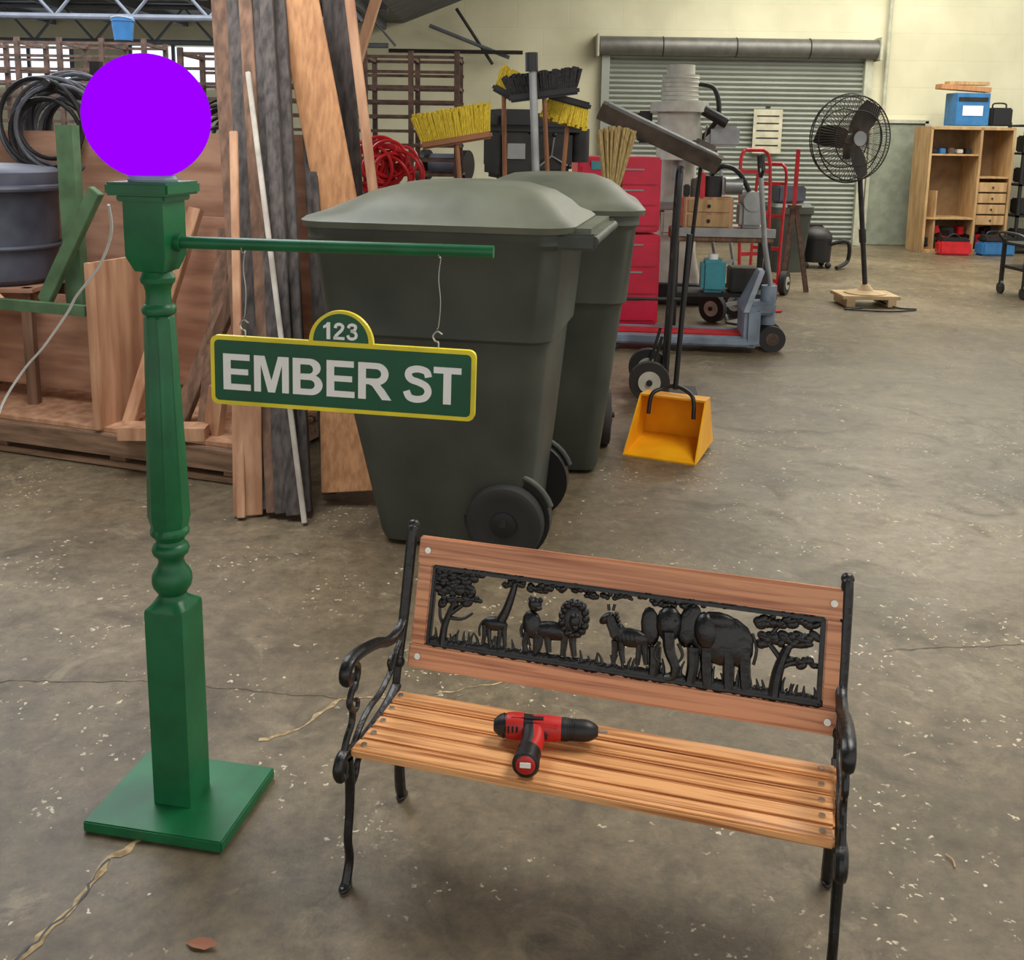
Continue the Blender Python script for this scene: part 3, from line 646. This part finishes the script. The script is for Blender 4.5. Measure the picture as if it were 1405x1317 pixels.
# ================================================================ FAN
b=B('pedestal_fan')
b.box((0,0,.10),(.56,.42,.035),'fanw',bev=.004);b.box((-.2,0,.05),(.08,.42,.075),'fanw');b.box((.2,0,.05),(.08,.42,.075),'fanw')
b.lathe([(.2,.118),(.2,.128),(.08,.15),(.04,.2),(.022,.21)],'fanw')
b.cyl((0,0,.15),(-.16,0,1.45),.024,'dk');b.cyl((-.06,0,.62),(-.075,0,.75),.034,'dk')
F=Matrix.Translation((-.29,-.08,1.62))@Matrix.Rotation(D(18),4,'Z')
b.X=F
b.cyl((.03,.02,0),(.06,.24,-.02),.08,'dk',seg=24);b.cyl((0,-.1,0),(0,.02,0),.05,'steel');b.box((.08,.14,-.12),(.05,.06,.16),'dk')
Rf=.42
for i in range(84):
    a=2*math.pi*i/84;c,s=math.cos(a),math.sin(a)
    b.tube([(.06*c,-.15,.06*s),(.26*c,-.14,.26*s),(Rf*.95*c,-.08,Rf*.95*s),(Rf*c,0,Rf*s)],.003,'chan',seg=4,smooth=False)
    if i%2==0: b.tube([(.06*c,.1,.06*s),(.28*c,.1,.28*s),(Rf*.95*c,.06,Rf*.95*s),(Rf*c,0,Rf*s)],.003,'chan',seg=4,smooth=False)
for R_,y in((Rf,0),(Rf*.95,-.08),(.26,-.14),(.06,-.15),(Rf*.95,.06),(.28,.1)): b.torus((0,y,0),R_,.006,'dk',k=6,seg=48)
b.cyl((0,-.165,0),(0,-.145,0),.07,'steel')
for kk in range(3):
    a0=D(90+120*kk+85);vs=[];fs=[]
    for i in range(7):
        rr=.06+(.34)*i/6;wd=.05+.05*math.sin(math.pi*min(1,i/6*.75+.1))
        for s in(-1,1):
            c,sn=math.cos(a0),math.sin(a0)
            vs.append((rr*c-s*wd*sn,-.03+s*.035,rr*sn+s*wd*c))
    for i in range(6): fs.append((2*i,2*i+1,2*i+3,2*i+2))
    b.raw(vs,fs,'dk')
b.X=Matrix.Identity(4)
b.tube([(.0,.1,.13),(.2,-.2,.02),(.4,-.3,.012),(.1,-.45,.012),(-.3,-.35,.012),(-.1,-.25,.012)],.008,'blk')
b.done((3.49,10.0,0),0)
# ================================================================ CABINET
b=B('storage_cabinet')
w,d,h=1.22,.55,1.8
b.box((0,d/2-.01,h/2),(w,.02,h),'cabd')
for x in(-w/2,0.13,w/2): b.box((x,0,h/2),(.035,d,h),'cabw')
for z in(.02,h): b.box((0,0,z),(w+.03,d,.04),'cabw')
b.box((-.235,0,1.42),(.73,d-.02,.025),'cabw');b.box((-.235,0,.5),(.73,d-.02,.025),'cabw')
b.box((.365,0,1.1),(.45,d-.02,.025),'cabw')
for k in range(4): b.box((.365,-.25,.48+.16*k),(.43,.04,.14),'cabw',bev=.008);b.ell((.365,-.28,.48+.16*k),(.015,.015,.015),'dk')
for k in range(5): b.box((-.5+.13*k,-.05,1.47),(.09,.2,.06+.02*(k%3)),('dk','blue','rust','cream','blk')[k],bev=.01)
for k in range(20): b.box((-.5+.05*k,-.1+random.uniform(-.06,.06),.1+random.uniform(0,.25)),(.1,.15,.12),random.choice(('dk','blk','rust','red','dk')),rot=(0,random.uniform(-.5,.5),random.uniform(-1,1)),bev=.01)
b.box((-.5,-.1,.45),(.03,.3,.9),'cabw',rot=(0,0,D(20)))
b.done((6.60,15.25,0),D(3))
b=B('cardboard_box');b.box((0,0,.24),(.50,.34,.46),'blue',bev=.006);b.box((0,-.174,.22),(.3,.004,.14),'white');b.box((0,-.174,.38),(.44,.004,.06),'dk');b.done((6.58,15.2,1.83),D(4))
b=B('wood_plank');b.box((0,0,.05),(.75,.2,.07),'ply2',rot=(0,D(3),0),bev=.004);b.box((.05,0,.12),(.6,.16,.05),'cabw',bev=.004);b.done((6.5,15.2,2.32),D(4))
b=B('toolbox');b.box((0,0,.14),(.3,.25,.26),'blk',bev=.02);b.tube([(-.1,0,.27),(-.08,0,.33),(.08,0,.33),(.1,0,.27)],.012,'dk');b.done((7.05,15.2,1.83))
b=B('toolbox');b.box((0,0,.1),(.5,.25,.2),'blue',bev=.03);b.box((0,0,.24),(.46,.22,.1),'dk',bev=.03);b.tube([(-.15,0,.28),(-.1,0,.34),(.1,0,.34),(.15,0,.28)],.014,'blk');b.done((6.95,14.7,0),D(6))
b=B('toolbox');b.box((0,0,.1),(.45,.25,.2),'red',bev=.03);b.box((0,0,.22),(.4,.2,.06),'blk',bev=.02);b.tube([(-.1,0,.24),(0,0,.3),(.1,0,.24)],.012,'blk');b.done((6.35,14.7,0),D(-6))
b=B('metal_shelf')
for x in(-.5,.5):
    for y in(-.25,.25): b.box((x,y,.95),(.04,.04,1.9),'blk')
for z in(.1,.55,1.0,1.45,1.85): b.box((0,0,z),(1.04,.54,.03),'dk')
for z in(.12,.57,1.02,1.47):
    for k in range(4): b.box((-.36+.24*k,-.05,z+.12),(.2,.3,.2+.05*random.random()),random.choice(('blk','dk','drum','blk')),bev=.02)
b.done((7.85,15.2,0))
b=B('utility_cart')
for z in(.3,.55): b.box((0,0,z),(.9,.5,.03),'blk',bev=.01)
for x in(-.43,.43):
    for y in(-.22,.22):
        b.box((x,y,.34),(.035,.035,.5),'blk');b.cyl((x-.015,y,.06),(x+.015,y,.06),.06,'rub');b.box((x,y,.11),(.03,.05,.06),'steel')
b.tube([(-.43,-.22,.56),(-.5,-.22,.66),(-.5,.22,.66),(-.43,.22,.56)],.015,'blk')
b.box((.1,0,.42),(.4,.3,.2),'dk',bev=.02);b.done((5.72,10.75,0),D(4))
# ================================================================ LUMBER (leaning)
b=B('lumber_stack')
def ext(p,q,k): p=Vector(p);q=Vector(q);return p+(q-p)*k
for pb,pt,w,t,m in(((-1.10,4.2),(-1.38,4.98),.10,.05,'dwood2'),((-1.05,4.12),(-1.30,4.9),.07,.06,'dwood'),((-.99,4.09),(-1.24,4.86),.06,.05,'dwood2'),((-.95,4.08),(-1.19,4.88),.06,.06,'dwood'),((-.90,4.06),(-1.14,4.84),.06,.05,'dwood'),((-.86,4.10),(-1.09,4.90),.05,.05,'dwood'),((-.80,4.32),(-1.02,5.05),.06,.04,'dwood'),((-.70,4.72),(-.88,5.2),.14,.03,'dwood'),((-1.1,4.35),(-1.24,5.1),.2,.03,'dwood')):
    b.board((pb[0],pb[1],.02),ext((pb[0],pb[1],.02),(pt[0],pt[1],2.2),1.4),w,t,m)
b.board((-.845,4.0,.01),(-1.19,4.66,1.86),.022,.02,'whitestrip')
b.board((-1.12,4.05,.01),(-1.22,4.5,1.6),.035,.02,'ply')
b.done()
b=B('plywood_board')
b.board((-.56,4.56,.02),ext((-.56,4.56,.02),(-1.01,4.90,2.2),1.02),.19,.02,'ply2');b.done()
b=B('wood_stud');b.board((-.50,4.74,.02),ext((-.50,4.74,.02),(-.80,5.10,2.2),1.3),.045,.04,'ply');b.done()
b=B('wood_stud');b.board((-1.0,5.6,1.5),(-.5,5.7,3.1),.05,.07,'ply');b.board((-1.0,5.62,0),(-1.0,5.62,1.55),.05,.07,'ply');b.done()
b=B('plywood_offcut');b.board((-.69,4.22,.07),(-.72,4.38,.50),.25,.018,'ply2',side=(1,.12,.38));b.done()
b=B('plywood_offcut');b.board((-1.1,4.08,.01),(-1.12,4.2,.62),.12,.018,'ply',side=(1,.25,0));b.done()
# ================================================================ PALLET + WOODEN BIN
b=B('wooden_pallet')
for x in(-.75,.0,.72,1.36): b.box((x,.5,.085),(.09,1.0,.09),'pal')
for k in range(8): b.box((.3,.05+.13*k,.155),(2.25,.11,.025),'pal',bev=.003)
for k in range(3): b.box((.3,.06+.42*k,.02),(2.25,.12,.03),'pal',bev=.003)
b.box((.3,.0,.115),(2.25,.035,.1),'pal',bev=.003);b.done((-2.56,4.92,0),D(-19))
b=B('wooden_storage_bin')
b.box((.3,.47,.012),(2.2,.9,.02),'ply')
for x,h in((-.55,.85),(.62,.80)): b.box((x,.42,h/2+.02),(.02,.8,h),'ply')
b.box((.62,.0,.42),(.035,.03,.8),'ply');b.box((.3,.84,.72),(2.2,.02,1.4),'plyx')
b.box((.03,.35,.34),(1.1,.02,.5),'plyx')
b.box((.95,.62,.55),(.7,.02,.9),'plyx')
b.board((.25,.1,.6),(.60,.1,1.15),.07,.04,'gwood',side=(1,0,0));b.box((.36,.2,1.0),(.10,.05,.9),'gwood');b.box((.1,.05,.58),(.9,.04,.05),'gwood')
b.board((.95,.15,.02),(1.25,.6,1.15),.09,.04,'dwood2');b.board((1.15,.1,.02),(1.0,.55,.95),.08,.04,'dwood2');b.board((.9,.25,.02),(1.35,.35,1.0),.06,.04,'dwood2')
b.board((-.5,.1,.02),(-.05,.1,.62),.08,.04,'ply');b.board((.70,.12,.02),(.86,.5,1.05),.07,.04,'ply')
b.box((1.0,.0,.05),(.4,.12,.06),'ply',rot=(0,0,D(20)));b.box((1.2,.12,.13),(.08,.05,.26),'ply',rot=(0,D(10),0))
b.done((-2.56,4.92,.168),D(-19))
b=B('steel_drum')
b.lathe([(.2,0),(.24,.03),(.27,.2),(.28,.45),(.3,.52),(.3,.58),(.27,.6),(.1,.62)],'drum',seg=40);b.torus((0,0,.5),.31,.02,'drum',axis=(0,0,1));b.torus((0,0,.2),.285,.012,'drum',axis=(0,0,1))
b.done((-2.68,5.35,.80))
b=B('drum_stand')
for x,y in((-.2,-.2),(.2,-.2),(.2,.2),(-.2,.2)): b.box((x,y,.305),(.05,.05,.61),'dwood2')
b.box((0,0,.6),(.5,.5,.02),'plyx');b.done((-2.68,5.35,.19))
b=B('hose_coil')
for k in range(22): b.torus((-2.55+random.uniform(-.06,.06),5.78+.02*k-.1,1.60+random.uniform(-.06,.04)),random.uniform(.18,.31),.012,random.choice(('hose','dk','hose')),axis=(random.uniform(-.2,.2),1,random.uniform(-.1,.1)),k=8)
b.cyl((-2.52,5.6,1.84),(-2.52,6.3,1.84),.02,'dk');b.box((-2.52,6.3,1.0),(.06,.06,2.0),'dk')
b.done()
b=B('wire_coil')
for k in range(10): b.torus((-1.75+random.uniform(-.08,.08),6.3+.03*k,1.5+random.uniform(-.08,.08)),random.uniform(.18,.28),.012,'dk',axis=(random.uniform(-.3,.3),1,0),k=6)
b.cyl((-1.75,6.2,1.74),(-1.75,6.8,1.74),.02,'dk');b.box((-1.75,6.75,.9),(.06,.06,1.8),'dk');b.done()
# ================================================================ STEEL RACKS
def rack(x0,x1,y,h,n,dx):
    b=B('steel_rack')
    for yy in(y,y+.5):
        k=x0
        while k<=x1+.01: b.box((k,yy,h/2),(.035,.035,h),'rust');k+=dx
        for i in range(n): b.box(((x0+x1)/2,yy,h-.04-.1*i),(x1-x0+.04,.02,.02),'rust')
    for i in range(n):
        if i%2==0:
            k=x0
            while k<=x1+.01: b.box((k,y+.25,h-.04-.1*i),(.025,.5,.025),'rust');k+=dx
    b.done()
rack(-2.3,-.40,7.2,2.16,11,.316)
rack(-6.2,-2.9,8.2,2.30,12,.33)
b=B('machinery_pile')
for k in range(46):
    x=-6+random.random()*3.6;z=random.uniform(.1,1.9)
    b.box((x,7.2+random.uniform(-.3,.4),z*.7),(random.uniform(.1,.5),.3,random.uniform(.15,.5)),random.choice(('dk','drum','rust','dwood2','blk')),rot=(0,random.uniform(-.2,.2),random.uniform(-.5,.5)),bev=.02)
b.done()
b=B('paint_bucket');b.lathe([(.07,0),(.085,.14),(.09,.145),(.09,.17),(.08,.18)],'blue');b.torus((0,0,.15),.09,.005,'steel',axis=(0,.3,1));b.done((-3.13,8.4,2.30))
b=B('bell_hooks')
for x in(-1.78,-1.66): b.lathe([(.03,0),(.026,.02),(.015,.05),(.006,.06)],'cream',T=Matrix.Translation((x,5.6,2.28)),seg=16);b.tube([(x,5.6,2.34),(x+.01,5.6,2.5),(x,5.6,3.25)],.004,'dk')
b.tube([(-1.9,5.6,2.36),(-1.72,5.6,2.32),(-1.55,5.6,2.4)],.006,'cream');b.done()
b=B('power_cord')
b.tube([(-.93,2.35,1.43),(-.955,2.42,1.36),(-1.02,2.5,1.27),(-1.09,2.52,1.19),(-1.13,2.55,1.14),(-1.22,2.6,1.04),(-1.28,2.62,.98),(-1.33,2.6,.90),(-1.38,2.6,.80),(-1.6,2.7,.5),(-1.9,2.9,.02)],.0035,'cord',seg=6);b.done()
b=B('dry_leaf')
b.raw([(-.035,0,.002),(-.015,-.012,.006),(.012,-.012,.004),(.038,0,.012),(.014,.012,.010),(-.012,.012,.009),(0,0,.003)],[(0,1,6),(1,2,6),(2,3,6),(3,4,6),(4,5,6),(5,0,6)],'leaf');b.done((-.60,1.775,.002),D(-10))
b=B('twig');b.tube([(0,0,.004),(.012,.02,.005),(.01,.04,.004)],.002,'fanw',seg=6);b.done((1.01,2.03,0),D(20))
# ================================================================ LIGHTS
def area(name,loc,rot,sx,sy,p,c):
    l=bpy.data.lights.new(name,'AREA');l.shape='RECTANGLE';l.size=sx;l.size_y=sy;l.energy=p;l.color=c
    o=bpy.data.objects.new(name,l);COL.objects.link(o);o.location=loc;o.rotation_euler=rot
area('overhead_fill',(2.2,3,4.6),(0,0,0),2.5,2.5,280,(1,.96,.88))  # added fill panel, stands for no known fixture; same for the next three
area('overhead_fill',(4.5,12.2,4.8),(0,0,0),7,5,700,(1,.97,.87))  # added fill to brighten the back wall and roller door
area('overhead_fill',(-4,8.5,3.1),(0,0,0),4,5,320,(.88,.93,1))  # added cool fill for the left side
area('overhead_fill',(-1.6,3.6,3.15),(0,0,0),1.5,2,80,(.95,.97,1))  # small added fill over the left foreground
w=bpy.data.worlds.new('world');S.world=w;w.use_nodes=True
w.node_tree.nodes['Background'].inputs[0].default_value=(1,.98,.94,1);w.node_tree.nodes['Background'].inputs[1].default_value=1.0
# ================================================================ CAMERA
cd=bpy.data.cameras.new('camera');co=bpy.data.objects.new('camera',cd);COL.objects.link(co);S.camera=co
cd.sensor_width=36;cd.sensor_fit='HORIZONTAL';cd.lens=36*1400/1405;cd.shift_y=-(658.5-443)/1405
co.matrix_world=Matrix.Translation((0,0,1.6))@Matrix.Rotation(D(90-10.4),4,'X')@Matrix.Rotation(.015,4,'Z')
cd.clip_end=200
S.view_settings.view_transform='Standard'
